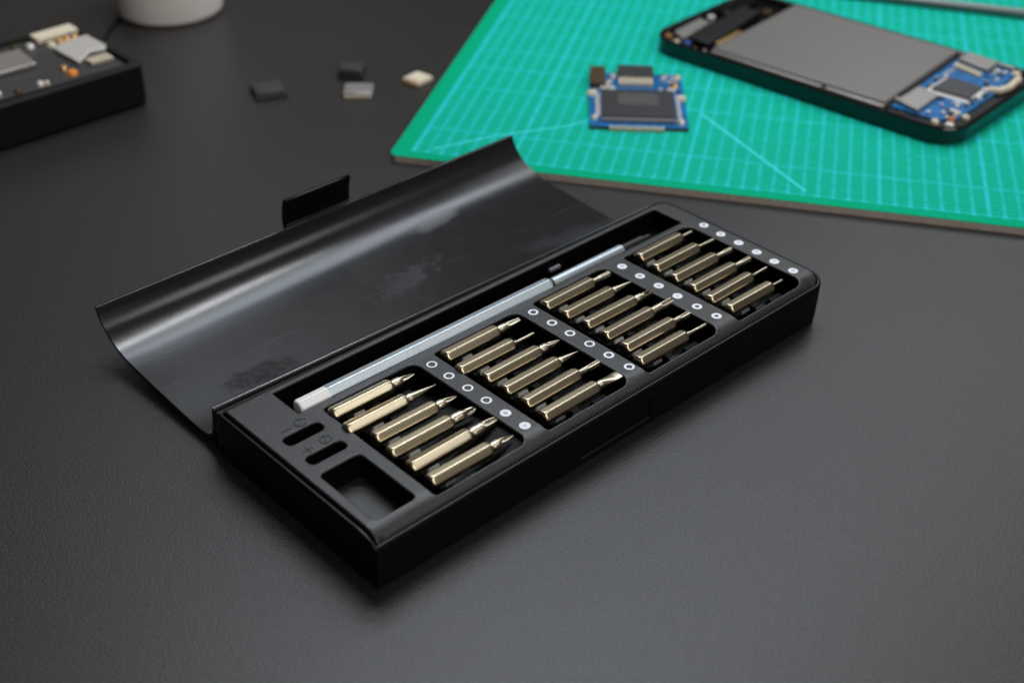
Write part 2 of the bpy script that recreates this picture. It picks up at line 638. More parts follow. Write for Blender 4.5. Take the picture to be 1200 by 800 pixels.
# outer edge of the plate
rings = []
for k in range(5):
    a = k / 4 * pi / 2
    g_ = FR * (1 - sin(a))
    rings.append([(x, y, zplate(y) - FR * (1 - cos(a)) * (1 if y > -5.9 else .3)) for x, y in densify(rrect(PX0 + g_, PY0, PX1 - g_, PY1 - g_, (.08, .5, .45, .08), 10))])
rings.append([(x, y, -1.2) for x, y, z in rings[-1]])
plate.loft(rings, cap=False)
bm_obj = plate.build('bit_tray', [M['plate'], M['pocket']], case, smooth=0, off=ZO)
me = bm_obj.data
import bmesh
bm = bmesh.new()
bm.from_mesh(me)
bmesh.ops.remove_doubles(bm, verts=bm.verts, dist=1e-7)
bmesh.ops.delete(bm, geom=[v_ for v_ in bm.verts if not v_.link_faces], context='VERTS')
bmesh.ops.recalc_face_normals(bm, faces=bm.faces)
up = [f for f in bm.faces if abs(f.calc_center_median().z / S - (-TZ)) < .005]
if up and sum(f.normal.z for f in up) < 0:
    bmesh.ops.reverse_faces(bm, faces=bm.faces)
bm.to_mesh(me)
bm.free()
me.shade_smooth()
me.set_sharp_from_angle(angle=radians(35))
w = bm_obj.modifiers.new('normals', 'WEIGHTED_NORMAL')
w.keep_sharp = True
w.weight = 100

# --- bit positions
ROWY = [.05, -.98, -1.99, -3.01, -4.04, -5.02]
REAR = [[-4.40, -4.56, -4.12, -4.24, -4.22, -4.18], [.80, .60, .97, .99, 1.01, .95], [5.94, 6.03, 6.17, 6.16, 6.16, 5.88], [11.44, 11.28, 11.27, 11.24, 11.12, 11.16]]
TIPX = [[-.94, -.81, -.70, -.69, -.54, -.72], [4.35, 4.16, 4.55, 4.54, 4.62, 4.62], [9.5, 9.82, 9.78, 9.78, 9.7, 9.5], [14.7, 14.84, 14.82, 14.80, 14.75, 14.42]]
BZ = -.07
# cradle ribs under the bits and the small clips between them
rb = MB()
for (x0, y0, x1, y1) in POCK:
    rb.box((x0 + .95, (y0 + y1) / 2, -.80), (.5, y1 - y0 - .1, .5))
    rb.box((x0 + 2.1, (y0 + y1) / 2, -.86), (.35, y1 - y0 - .1, .38))
    for yy in ROWY:
        rb.box((x0 + 3.25, yy - .1, -.86), (.9, .42, .34), taper=.8)
rb.build('bit_cradle', M['pocket'], bm_obj, bevel=.03, off=ZO)
for ci in range(4):
    for ri_, yy in enumerate(ROWY):
        cl = MB()
        cl.box((0, 0, 0), (.52, .12, .14), taper=.85)
        o = cl.build('bit_clip', M['clip' if ri_ == 5 else 'clip_brightened'], bm_obj, bevel=.02)
        o.location = Vector(((POCK[ci][0] + 1.16 + .05 * sin(ri_ * 2.3 + ci)) * S, (yy - .12) * S, (-.47 - TZ) * S))
        if ri_ == 5:
            o.location.y += .03 * S
    o2 = o.copy()
    COL.objects.link(o2)
    o2.location = o.location + Vector((.75 * S, -.16 * S, -.1 * S))

# --- printed symbols
DOTS = [[(-.06, -.02), (-.06, -.99), (-.04, -2.01), (-.04, -3.01), (-.04, -4.02), (-.03, -5.0)],
        [(5.17, .01), (5.19, -1.02), (5.2, -2.0), (5.24, -3.01), (5.25, -4.01), (5.26, -5.04)],
        [(10.31, .04), (10.3, -.97), (10.31, -1.99), (10.29, -3.02), (10.28, -4.05), (10.32, -5.01)],
        [(15.52, .02), (15.46, -.98), (15.46, -1.97), (15.41, -2.98), (15.35, -3.96), (15.33, -4.95)]]
RING = [[.130, .128, .134, .130, 0, 0], [.118, .118, .120, .118, .112, .115], [0, 0, 0, 0, .088, .082], [0] * 6]
for ci in range(4):
    for ri_ in range(6):
        b_ = MB()
        R = .205
        nn = 40
        hr = RING[ci][ri_]
        outr = [(R * cos(2 * pi * i / nn), R * sin(2 * pi * i / nn), 0) for i in range(nn)]
        if hr:
            lob = (0, 6, 4, 3)[(ci + ri_) % 4]
            inn = [(hr * (1 + .07 * cos(lob * 2 * pi * i / nn)) * cos(2 * pi * i / nn), hr * (1 + .07 * cos(lob * 2 * pi * i / nn)) * sin(2 * pi * i / nn), 0) for i in range(nn)]
            b_.add(outr + inn, [(i, (i + 1) % nn, nn + (i + 1) % nn, nn + i) for i in range(nn)])
            if (ci + ri_) % 2:
                b_.add([(.028 * cos(2 * pi * i / 10), .028 * sin(2 * pi * i / 10), 0) for i in range(10)], [tuple(range(10))], 1)
        else:
            b_.add(outr, [tuple(range(nn))])
            arms = (2, 3, 5, 4, 6, 3)[(ri_ + ci) % 6]
            for k in range(arms):
                a = k * pi * (1 if arms in (2, 4) else 2) / arms + .4
                d = Vector((cos(a), sin(a), 0))
                nrm = Vector((-d.y, d.x, 0)) * .012
                t0 = -d * .09 if arms in (2, 4) else d * .015
                t1 = d * .10
                zz = Vector((0, 0, .003))
                b_.add([t0 - nrm + zz, t1 - nrm + zz, t1 + nrm + zz, t0 + nrm + zz], [(0, 1, 2, 3)], 1)
        o = b_.build('tip_symbol', [M['print'], M['printdark']], case, smooth=0)
        x, y = DOTS[ci][ri_]
        o.location = Vector((x * S, y * S, (.004 - TZ) * S))

# --- icons beside the two narrow slots: engraving shade put into black raised strokes
ic = MB()


def stroke(pts, w=.05, z=.02, closed=False):
    pts = [Vector((p_[0], p_[1], 0)) for p_ in pts]
    k = len(pts)
    for i in range(k if closed else k - 1):
        a, b2 = pts[i], pts[(i + 1) % k]
        d = b2 - a
        ang = math.atan2(d.y, d.x)
        ic.box(((a.x + b2.x) / 2, (a.y + b2.y) / 2, z / 2 - .004), (d.length + w * .6, w, z), rz=ang)


stroke([(-6.48, .36), (-6.12, .36)])
stroke([(-6.56, -1.02), (-6.2, -1.02)])
stroke([(-6.38, -.84), (-6.38, -1.2)])
for (cx, cy, kk) in ((-5.72, .38, 0), (-5.62, -.97, 1)):
    arc = [(cx + .2 * cos(a), cy + .2 * sin(a)) for a in [radians(40 + 28 * i) for i in range(11)]]
    stroke(arc, .045)
    stroke([(cx - .06, cy - .05), (cx + .05, cy + .06)], .05)
    stroke([(cx + .16, cy + .17), (cx + .26, cy + .06)], .045)
    if kk:
        stroke([(cx + .2, cy - .12), (cx + .22, cy + .02)], .045)
ic.build('slot_icon', M['engrave_shade'], case, smooth=0, off=ZO)

# --- lid: profile in (y, z), swept along x
prof = [(3.36, -.16), (3.40, -.34), (3.46, -.7), (3.52, -1.1), (3.60, -1.34), (3.74, -1.53), (3.95, -1.655), (4.25, -1.72), (4.7, -1.735), (5.6, -1.70), (7.2, -1.60), (8.6, -1.50),
        (9.4, -1.42), (9.9, -1.34), (10.35, -1.20), (10.75, -1.00), (11.08, -.76), (11.33, -.48), (11.50, -.2), (11.58, .02), (11.60, .1)]


def spline(pts, k=4):
    out = []
    for i in range(len(pts) - 1):
        p0, p1, p2, p3 = (Vector(pts[max(i - 1, 0)]), Vector(pts[i]), Vector(pts[i + 1]), Vector(pts[min(i + 2, len(pts) - 1)]))
        for j in range(k):
            t = j / k
            out.append(.5 * ((2 * p1) + (p2 - p0) * t + (2 * p0 - 5 * p1 + 4 * p2 - p3) * t * t + (3 * p1 - p0 - 3 * p2 + p3) * t ** 3))
    out.append(Vector(pts[-1]))
    return out


inn = spline(prof)
nrm = []
for i in range(len(inn)):
    t = (inn[min(i + 1, len(inn) - 1)] - inn[max(i - 1, 0)]).normalized()
    nrm.append(Vector((t.y, -t.x)))      # to the outside (down / back)
TH = .15
LX0, LX1 = -7.42, 15.25
lid = MB()
ed = .03
sect = [p_ + nrm[i] * ed * 0 for i, p_ in enumerate(inn)]
outp = [p_ + nrm[i] * TH for i, p_ in enumerate(inn)]
loop = sect + [inn[-1] + nrm[-1] * TH * .25 + Vector((0, .03)), inn[-1] + nrm[-1] * TH * .75 + Vector((0, .03))] + outp[::-1] + [inn[0] + nrm[0] * TH * .8 + Vector((0, .02)), inn[0] + nrm[0] * TH * .2 + Vector((0, .03))]
xs = [LX0, LX0 + .03] + [LX0 + (LX1 - LX0) * k / 12 for k in range(1, 12)] + [LX1 - .03, LX1]


def skew(x, y):
    """the lid sits a touch askew on its hinge"""
    t = (x - LX0) / (LX1 - LX0)
    return y - .30 * t * (1 if y < 5 else 1 - (y - 5) / 6.6 * 2.35) * (1 if y > 3 else 1)


rings = []
for k, x in enumerate(xs):
    sh = .02 if k in (0, len(xs) - 1) else 0
    c_ = [sum(p_[a] for p_ in loop) / len(loop) for a in (0, 1)]
    rings.append([(x, skew(x, p_[0]), p_[1]) for p_ in loop])
lid.loft(rings)
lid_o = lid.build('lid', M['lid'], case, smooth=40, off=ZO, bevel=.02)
# stepped hinge edge in front of the lid's lip
he = MB()
for (ya, yb, za, zb) in ((3.22, 3.34, -1.9, -.22), (3.02, 3.2, -1.8, -.27), (2.93, 3.01, -1.7, -.30)):
    vs = []
    for x in (LX0 + .03, LX1 + .2):
        vs += [(x, skew(x, ya), za), (x, skew(x, yb), za), (x, skew(x, yb), zb), (x, skew(x, ya), zb)]
    he.add(vs, [(0, 1, 2, 3), (7, 6, 5, 4), (0, 4, 5, 1), (1, 5, 6, 2), (2, 6, 7, 3), (3, 7, 4, 0)])
he.build('hinge_strip', M['lid'], lid_o, bevel=.025, off=ZO)
hp = MB()
hp.tube([(LX1 + .05, 2.98, -.3), (LX1 + .45, 2.98, -.3)], .09, 14)
hp.build('hinge_pin', M['rod'], lid_o, off=ZO)
# latch tab on the far edge of the lid
la = MB()
lp_ = [(11.58, -.35), (11.60, .1), (11.68, .14), (11.74, .22), (11.72, .6), (11.64, 1.1), (11.56, 1.42), (11.60, 1.47), (11.72, 1.47), (11.80, 1.40), (11.92, 1.0), (12.0, .5), (11.98, .05), (11.86, -.35)]
la.loft([[(x, skew(x, y), z) for y, z in lp_] for x in (1.75, 1.78, 2.6, 3.5, 4.4, 5.22, 5.25)])
la.build('latch', M['body'], lid_o, smooth=40, bevel=.03, off=ZO)


# ------------------------------------------------------------------ bits
NS = 60


def hexr(a, af, rot=0., clip=.965):
    k = (a - rot) % (pi / 3) - pi / 6
    return min(af / 2 / cos(k), af / sqrt(3) * clip)


def hexsec(af, rot, rm, x):
    """hexagonal section with small rounded corners, limited to radius rm"""
    R = af / sqrt(3)
    e = af * .055
    pts = []
    for k in range(6):
        a0, a1 = rot + k * pi / 3, rot + (k + 1) * pi / 3
        A = Vector((cos(a0), sin(a0))) * R
        B = Vector((cos(a1), sin(a1))) * R
        d = (B - A).normalized()
        Lf = (B - A).length
        pts.append(A * .972)
        for f in (e, Lf * .27, Lf * .5, Lf * .73, Lf - e):
            pts.append(A + d * f)
    out = []
    for p_ in pts:
        if p_.length > rm:
            p_ = p_ * (rm / p_.length)
        out.append((x, p_.x, p_.y))
    return out


def shank(Lx, af, rot):
    b_ = MB()
    R = af / sqrt(3)
    st = [(0, .62), (.015, .76), (.05, .88), (.11, 1.0), (.2, 1.0), (Lx - .24, 1.), (Lx - .17, .985), (Lx - .11, .93), (Lx - .06, .85), (Lx - .025, .74), (Lx, .62)]
    b_.loft([hexsec(af, rot, R * k, x) for x, k in st])
    return b_


def tip(kind, x0, x1, r0):
    """the working end: a turned neck that runs into the ground tip"""
    b_ = MB()
    K = 22
    rings = []
    Lx = x1 - x0
    spin = random.uniform(0, pi)
    for k in range(K + 1):
        t = k / K
        x = x0 - .03 + (Lx + .03) * t
        ring = []
        neck = r0 * (1 - .10 * sin(min(1, t / .15) * pi))
        for i in range(NS):
            a = 2 * pi * i / NS
            sy = sz = 1.
            if kind in ('cross', 'bigcross'):
                s0 = .32 if kind == 'cross' else .42
                if t < s0:
                    r = neck
                else:
                    u = (t - s0) / (1 - s0)
                    end = .10 if kind == 'cross' else .55
                    r = r0 * ((1 - u) ** .9 * (1 - end) + end * (1 - .75 * max(0, (u - .86) / .14)))
                    dep = min(1, u * 2.2) * .62
                    fl = abs(sin(2 * (a + spin))) ** 1.6
                    r = r * (1 - dep * fl)
            elif kind == 'needle':
                r = neck if t < .12 else r0 * max(.07, (1 - (t - .12) / .88) ** .85)
            elif kind == 'slim':
                r = r0 * (1 - .55 * min(1, t / .25)) if t < .94 else r0 * .45 * (1 - .5 * (t - .94) / .06)
            elif kind == 'blade':
                r = neck
                u = max(0, min(1, (t - .25) / .5))
                sz = 1 - .78 * u
                sy = 1 + .25 * u
            elif kind == 'star':
                r = r0 * .78 if t > .2 else r0 * (1 - .22 * t / .2)
                u = max(0, min(1, (t - .35) / .2))
                r *= 1 - .26 * u * (.5 + .5 * cos(6 * a + spin))
                if t > .95:
                    r *= 1 - .25 * (t - .95) / .05
            elif kind == 'smallstar':
                r = r0 * (1 - .5 * min(1, t / .35))
                u = max(0, min(1, (t - .5) / .2))
                r *= 1 - .26 * u * (.5 + .5 * cos(6 * a + spin))
            elif kind == 'tri':
                r = neck if t < .3 else r0 * (1 - .45 * (t - .3) / .7)
                u = max(0, min(1, (t - .35) / .25))
                r *= 1 - .5 * u * (.5 + .5 * cos(3 * a + spin)) ** .8
            elif kind == 'socket':
                r = r0 * .9
                u = max(0, min(1, (t - .45) / .15))
                r *= 1 - .5 * u * (abs(sin(2 * a + .7)) ** 6)
            elif kind == 'fork':
                r = neck if t < .4 else r0 * .82
                if t > .5:
                    r *= .25
            else:
                r = neck
            ring.append((x, r * cos(a) * sy, r * sin(a) * sz))
        rings.append(ring)
    if kind == 'fork':
        rings = [r_ for k, r_ in enumerate(rings) if k / K <= .5]
        b_.loft(rings)
        xm = rings[-1][0][0]
        for sgn in (-1, 1):
            rr = []
            for x in (xm - .1, x1 - .03, x1):
                sc_ = .8 if x == x1 else 1
                rr.append([(x, sgn * r0 * .52 + r0 * .26 * sc_ * cos(2 * pi * i / 12), r0 * .55 * sc_ * sin(2 * pi * i / 12)) for i in range(12)])
            b_.loft(rr)
    elif kind == 'socket':
        b_.loft(rings, cap=False)
        end = rings[-1]
        bore = [(p_[0], p_[1] * .55, p_[2] * .55) for p_ in end]
        deep = [(p_[0] - .35, p_[1] * .5, p_[2] * .5) for p_ in end]
        b_.loft([end, bore, deep], cap=False)
        b_.add(deep, [tuple(range(NS))])
        b_.add(rings[0], [tuple(reversed(range(NS)))])
    else:
        b_.loft(rings)
    return b_


KINDS = [['cross', 'needlecross', 'cross', 'bigblade', 'bigblade', 'cross'],
         ['tri', 'slim', 'cross', 'needle', 'star', 'blade'],
         ['star', 'needle', 'fork', 'socket', 'star', 'smallstar'],
         ['slim', 'smallstar', 'star', 'star', 'slim', 'stub']]
TIPTXT = {'cross': 'pointed cross tip', 'needlecross': 'sharp pointed tip', 'bigblade': 'wide cross tip', 'tri': 'triangular tip', 'slim': 'thin straight tip',
          'needle': 'needle tip', 'star': 'fluted star tip', 'blade': 'flat blade tip', 'fork': 'forked tip', 'socket': 'split hollow tip', 'smallstar': 'small tapered tip', 'stub': 'short stubby tip'}
CTXT = ['compartment beside the square recess', 'second compartment from square recess', 'third compartment from square recess', 'compartment farthest from square recess']
RTXT = ['nearest the driver', 'second from the driver', 'third from the driver', 'third from front edge', 'second from front edge', 'at the front edge']
BITS_ROT = [[10, 9, 0, -1, 10, 0], [1, 0, -1, 0, 0, -1], [0, 1, -1, 0, -1, 0], [0, -1, 1, 0, 0, -1]]
for ci in range(4):
    for ri_ in range(6):
        k = KINDS[ci][ri_]
        x0, x1 = REAR[ci][ri_] - (.25, .22, .18, .16)[ci], TIPX[ci][ri_] + .1
        yaw = radians(random.uniform(-.7, .7))
        t = thing('screwdriver_bit', f"gold hex bit, {TIPTXT[k]}, {RTXT[ri_]}, {CTXT[ci]}", 'screwdriver bit',
                  P(x0, ROWY[ri_] + random.uniform(-.02, .02), BZ + random.uniform(-.015, .015)), yaw, 'gold bits in the black case')
        Ls = 2.76 + random.uniform(-.06, .06)
        if x1 - x0 < 3.7:
            Ls -= .1
        if ci == 3:
            Ls = 2.72
        rot = -radians(7 + BITS_ROT[ci][ri_])
        shank(Ls, .53, rot).build('hex_shank', M['gold'], t, smooth=50, weighted=True)
        kk = {'needlecross': 'needle', 'bigblade': 'bigcross', 'stub': 'slim'}.get(k, k)
        r0 = {'needle': .135, 'slim': .125, 'smallstar': .115, 'blade': .145, 'star': .14, 'socket': .16, 'fork': .15, 'bigblade': .175, 'tri': .145, 'stub': .10}.get(k, .155)
        r0 *= 1.2
        if ci == 3:
            r0 *= .95
        tip(kk, Ls, x1 - x0, r0).build('tip', M['goldtip'], t, smooth=40)

# ------------------------------------------------------------------ the driver handle in its slot
drv = thing('precision_screwdriver', 'long silver hexagonal screwdriver handle lying in the case slot beside the lid', 'screwdriver', P(-5.25, 1.22, -.1), radians(-.35))


def hexbar(b_, st, af, rot=0.):
    b_.loft([hexsec(af, rot, k, x) for x, k in st])


h = MB()
hexbar(h, [(1.30, .30), (1.33, .36), (12.28, .36), (12.34, .33), (12.40, .28)], .60, -radians(16))
h.build('handle', M['alu'], drv, smooth=50, weighted=True)
h = MB()
hexbar(h, [(0, .22), (.02, .26), (.06, .29), (.12, .33), (1.31, .33)], .57, -radians(18))
h.build('end_cap', M['white'], drv, smooth=50, weighted=True)


def turned(st, name, m, n_=40):
    b_ = MB()
    b_.loft([[(x, r * cos(2 * pi * i / n_), r * sin(2 * pi * i / n_)) for i in range(n_)] for x, r in st])
    return b_.build(name, m, drv, smooth=35)


turned([(12.3, .19), (12.72, .19)], 'neck', M['blacktip'])
turned([(12.55, .2), (12.58, .235), (16.62, .235), (16.68, .21)], 'shaft', M['alu'])
turned([(16.6, .18), (17.9, .18), (17.98, .16), (18.0, .11), (18.4, .10), (18.42, .09)], 'bit_socket', M['blacktip'])
# small sprung clip on the slot's back wall
b_ = MB()
b_.box((8.65, 2.35, -.45), (.62, .16, .16))
b_.build('slot_clip', M['clip'], case, bevel=.03, off=ZO)

# ------------------------------------------------------------------ the cutting mat
MA = -.978
KM = (28.244 + 1.80) / (28.244 + 1.9)      # the mat is .40 thick; plan measured at .30


def pm(x, y, z=TZ):
    return P(-25.136 + (x + 25.136) * KM, -30.867 + (y + 30.867) * KM, z)


mat_loc = pm(13.19, 17.22, TZ)
mb_ = MB()
out = rrect(-1.1, -.82, 56, 37, .5, 8)
nn = len(out)
ins = rrect(-1.07, -.79, 55.97, 36.97, .47, 8)
mb_.add([(x, y, 0.006) for x, y in out] + [(x, y, .35) for x, y in out], [(i, (i + 1) % nn, nn + (i + 1) % nn, nn + i) for i in range(nn)] + [tuple(range(nn))], 1)
mb_.add([(x, y, .35) for x, y in out] + [(x, y, .385) for x, y in out] + [(x, y, .40) for x, y in ins],
        [(k * nn + i, k * nn + (i + 1) % nn, (k + 1) * nn + (i + 1) % nn, (k + 1) * nn + i) for k in range(2) for i in range(nn)] + [tuple(2 * nn + i for i in range(nn))], 0)
cm = mb_.build('cutting_mat', [M['green'], M['matside']], None, smooth=30)
tag(cm, 'green cutting mat with cyan grid lines lying behind the case', 'cutting mat', mat_loc, MA)
gl = MB()


def ml(pts, w):
    for i in range(len(pts) - 1):
        a, b_ = Vector((*pts[i], .404)), Vector((*pts[i + 1], .404))
        d = (b_ - a).normalized()
        n_ = Vector((-d.y, d.x, 0)) * w / 2
        gl.add([a - n_, b_ - n_, b_ + n_, a + n_], [(0, 1, 2, 3)])


MATLINES = [([(.9, .35), (3.6, 2.6), (5.1, 3.5), (7.1, 4.75), (8.4, 6.0), (9.4, 7.1)], .13), ([(13.9, 8.0), (19.8, .35)], .15)]
for pts_, w_ in MATLINES:
    ml(pts_, w_)
gl.build('guide_line', M['matline'], cm, smooth=0)

MT = TZ + .40          # top of the mat

# ------------------------------------------------------------------ the opened phone on the mat
PA = math.atan2(-.997, .0777)
ph = thing('opened_phone', 'opened phone without its back cover, steel plate and blue board showing, on the green mat', 'phone', pm(32.18, 18.33, MT), PA)
PLEN, PWID = 19.85, 10.75


def pl(l, w):
    """component positions measured on a slightly turned frame"""
    return (l * .9987 - .0515 * w, .0515 * l + .9987 * w - .08)


fr = MB()
for_r = 1.75
o1, o2, o3, o4 = (rrect(g, g, PLEN - g, PWID - g, for_r - g, 10) for g in (.12, 0, .02, .3))
rings = [[(x, y, .01) for x, y in o1], [(x, y, .12) for x, y in o2], [(x, y, .90) for x, y in o2], [(x, y, .98) for x, y in rrect(.06, .06, PLEN - .06, PWID - .06, for_r - .06, 10)],
         [(x, y, .98) for x, y in rrect(.24, .24, PLEN - .24, PWID - .24, for_r - .24, 10)], [(x, y, .93) for x, y in o4], [(x, y, .62) for x, y in rrect(.36, .36, PLEN - .36, PWID - .36, for_r - .36, 10)]]
fr.loft(rings)
fro = fr.build('frame', M['blackgloss'], ph, smooth=35)
# +y of the phone's own axes is W (its far side): PA turns x onto L, and y onto W
bk = MB()
bk.prism(rrect(15.2, .55, PLEN - .5, PWID - .5, 1.2, 6), .62, .70)
bk.build('inner_bracket', M['blackmatt'], ph)


def comp(name, m, corners, z0, z1, bevel=.04, conv=pl, root=ph, ch=0., smooth=30):
    b_ = MB()
    b_.prism([conv(*c) for c in corners], z0, z1, ch=ch)
    return b_.build(name, m, root, bevel=bevel, smooth=smooth)


comp('battery', M['battery'], [(4.25, .55), (15.35, .15), (15.3, 9.55), (4.35, 10.05)], .66, 1.12, .06)
comp('battery_edge', M['silver'], [(4.3, .28), (11.6, -.05), (11.6, .2), (4.3, .56)], .7, 1.0, .04)
comp('battery_edge', M['silver'], [(11.85, -.07), (15.4, -.22), (15.4, .12), (11.85, .22)], .7, 1.0, .04)
comp('speaker_bar', M['blackmatt'], [(2.3, 1.0), (3.75, .95), (3.35, 7.6), (1.9, 7.6)], .66, 1.14, .12)
comp('flex_strip', M['goldpad'], [(3.75, 1.6), (4.05, 1.6), (4.05, 4.2), (3.75, 4.2)], .7, 1.0, .03)
comp('top_plate', M['silver'], [(.9, 1.6), (1.9, 1.0), (1.75, 4.2), (.9, 4.4)], .66, .98, .04)
comp('camera_module', M['blackgloss'], [(1.0, 6.2), (2.1, 6.2), (2.1, 9.4), (.8, 9.4)], .66, 1.05, .06)
comp('circuit_board', M['bluepcb'], [(15.55, .55), (15.5, 9.8), (18.9, 9.3), (19.15, 5.6), (18.95, 1.4), (18.1, .5)], .70, .82, .02)
comp('shield_can', M['silver'], [(15.62, 1.0), (15.72, 3.5), (17.1, 3.1), (17.05, .55)], .8, 1.06, .04)
comp('shield_can', M['silver'], [(15.75, 8.5), (15.85, 9.8), (17.8, 9.5), (17.7, 8.05)], .8, 1.12, .04)
comp('chip_pad', M['solder'], [(16.05, 3.55), (16.15, 6.2), (18.7, 6.05), (18.65, 3.5)], .8, .85, .01)
comp('processor_chip', M['chip'], [(16.3, 3.9), (16.38, 5.95), (18.4, 5.85), (18.38, 3.9)], .85, .98, .02)
for k in range(9):
    comp('connector_pin', M['cream'], [(15.85 + k * .2, 7.7 - k * .06), (15.97 + k * .2, 7.7 - k * .06), (15.97 + k * .2, 8.2 - k * .06), (15.85 + k * .2, 8.2 - k * .06)], .8, 1.0, .02)
cw = MB()
cw.tube([(*pl(18.75, 5.8), .92), (*pl(19.25, 6.0), .92), (*pl(19.5, 6.8), .92), (*pl(19.45, 8.3), .92)], .2, 10)
cw.build('antenna_flex', M['cream'], ph)
for (l, w_, r, m) in ((.85, 1.1, .3, 'goldpad'), (1.75, .55, .26, 'cream'), (2.35, .85, .25, 'bluebit'), (3.2, .25, .25, 'goldpad'), (1.3, 3.4, .28, 'cream'), (1.1, 5.4, .3, 'solder'), (1.2, 6.9, .3, 'cream'),
                      (3.85, .35, .18, 'solder'), (5.35, .0, .16, 'solder'), (3.0, 7.6, .3, 'goldpad'), (3.3, 8.4, .35, 'brownconn'), (.8, 8.3, .3, 'goldpad'), (18.2, .25, .26, 'cream'), (18.75, 1.1, .2, 'orange'),
                      (18.95, .35, .3, 'solder'), (19.2, 1.8, .26, 'cream'), (15.75, 9.5, .26, 'cream'), (18.95, 9.2, .32, 'cream'), (15.3, 1.6, .22, 'cream'), (16.4, -.05, .2, 'brownconn')):
    b_ = MB()
    x, y = pl(l, w_)
    b_.cyl((x, y), r * .8, .62, .9, 18, ch=.05)
    b_.cyl((x, y), r * .4, .9, .94, 14)
    b_.build('screw', M[m], ph, smooth=35)
rnd = random.Random(3)
for k in range(48):                      # small soldered parts round the processor
    l, w_ = rnd.choice([(rnd.uniform(17.2, 18.8), rnd.uniform(.9, 3.2)), (rnd.uniform(18.55, 18.95), rnd.uniform(3.2, 6.5)), (rnd.uniform(15.8, 16.1), rnd.uniform(4, 7.4)), (rnd.uniform(17.9, 18.7), rnd.uniform(6.4, 9))])
    b_ = MB()
    x, y = pl(l, w_)
    b_.box((x, y, .88), (rnd.uniform(.14, .34), rnd.uniform(.12, .24), .12), rz=rnd.choice((0, pi / 2)))
    b_.build('soldered_part', M[rnd.choice(['solder', 'cream', 'solder', 'brownconn', 'chip'])], ph, bevel=.02)
b_ = MB()
b_.prism([pl(11.9, -.47), pl(14.3, -.60), pl(14.3, -.54), pl(11.9, -.41)], .45, .75)
b_.build('side_button', M['blackmatt'], ph, bevel=.02)

# ------------------------------------------------------------------ the small blue circuit board on the mat
cb = thing('circuit_board', 'small blue circuit board with a large black chip, lying flat on the green mat', 'circuit board', pm(21.8, 13.0, MT), math.atan2(-.714, .70))


def cbp(name, m, x0, y0, x1, y1, z0, z1, bevel=.03):
    b_ = MB()
    b_.prism([(x0, y0), (x1, y0), (x1, y1), (x0, y1)], z0, z1)
    return b_.build(name, m, cb, bevel=bevel)


b_ = MB()
b_.prism(rrect(0, -.12, 5.25, 6.95, .12, 4), .01, .22)
b_.build('board', M['bluepcb'], cb, bevel=.02)
b_ = MB()
b_.prism(rrect(.02, -.14, 5.23, .02, .02, 2), .015, .16)
b_.build('board_edge', M['brownconn'], cb)
cbp('chip_base', M['chiprim'], .63, .34, 4.63, 4.04, .2, .40, .03)
ch_ = cbp('large_chip', M['chip'], .66, .62, 4.6, 4.02, .4, .52, .04)
b_ = MB()
b_.box((2.65, 2.75, .523), (2.2, 1.5, .006))
b_.build('chip_marking', M['chipprint'], ch_, smooth=0)
cbp('connector', M['chip'], 1.6, 5.85, 3.62, 7.3, .22, .60, .04)
for k in range(10):
    cbp('connector_pin', M['cream'], 1.66 + k * .195, 5.0, 1.78 + k * .195, 5.95, .22, .48, .02)
cbp('side_connector', M['brownconn'], .02, 4.75, .9, 7.0, .22, .62, .05)
for k in range(18):
    cbp('edge_contact', M['cream'], 1.05 + k * .163, -.34, 1.15 + k * .163, -.1, .03, .24, .015)
for k in range(12):
    for sx in (.36, 4.68):
        cbp('chip_lead', M['solder'], sx - (.04 if sx < 1 else -.04), 1.0 + k * .25, sx + .24, 1.13 + k * .25, .2, .32, .01)
for (x, y, r, m) in ((.68, 5.5, .2, 'goldpad'), (.12, 3.9, .26, 'cream'), (1.35, 6.3, .22, 'solder'), (4.75, 5.25, .3, 'goldpad'), (5.05, 3.5, .26, 'cream'), (.25, .75, .2, 'solder'), (4.85, .45, .24, 'solder'),
                     (4.15, 6.1, .18, 'solder'), (5.0, 6.3, .2, 'cream'), (.72, 4.6, .18, 'solder'), (4.4, 4.55, .14, 'solder'), (3.95, 4.5, .14, 'solder')):
    b_ = MB()
    b_.cyl((x, y), r, .2, .42, 16, r2=r * .85, ch=.06)
    b_.build('capacitor', M[m], cb, smooth=35)
rnd = random.Random(9)
for k in range(34):
    x, y = rnd.choice([(rnd.uniform(3.8, 5.0), rnd.uniform(4.4, 6.7)), (rnd.uniform(.15, 5), rnd.uniform(4.2, 4.7)), (rnd.uniform(.9, 1.5), rnd.uniform(4.6, 6.8))])
    b_ = MB()
    b_.box((x, y, .26), (rnd.uniform(.12, .3), rnd.uniform(.1, .2), .12), rz=rnd.choice((0, pi / 2)))
    b_.build('soldered_part', M[rnd.choice(['solder', 'cream', 'solder', 'chip'])], cb, bevel=.015)

# ------------------------------------------------------------------ opened black device at the left edge
DA = pi + .06 - .036
dv = thing('opened_device', 'thick black opened gadget full of shields and gold contacts at the table\'s left edge', 'gadget', P(6.4, 31.85, TZ), DA)
# its own axes: x runs to the left, y towards the viewer; so far side is -y


def dl(l, w):
    c_, s_ = cos(.036), sin(.036)
    return (l * c_ - w * s_, -(l * s_ + w * c_))


DH = 2.42
b_ = MB()
DO = [(0, -8.1, 15, 0)]
rr_ = (1.0, .6, .5, .5)


def drr(g):
    return rrect(0 + g, -8.0 + g, 15 - g, 0 - g, (.9, .5, .5, .45), 8)


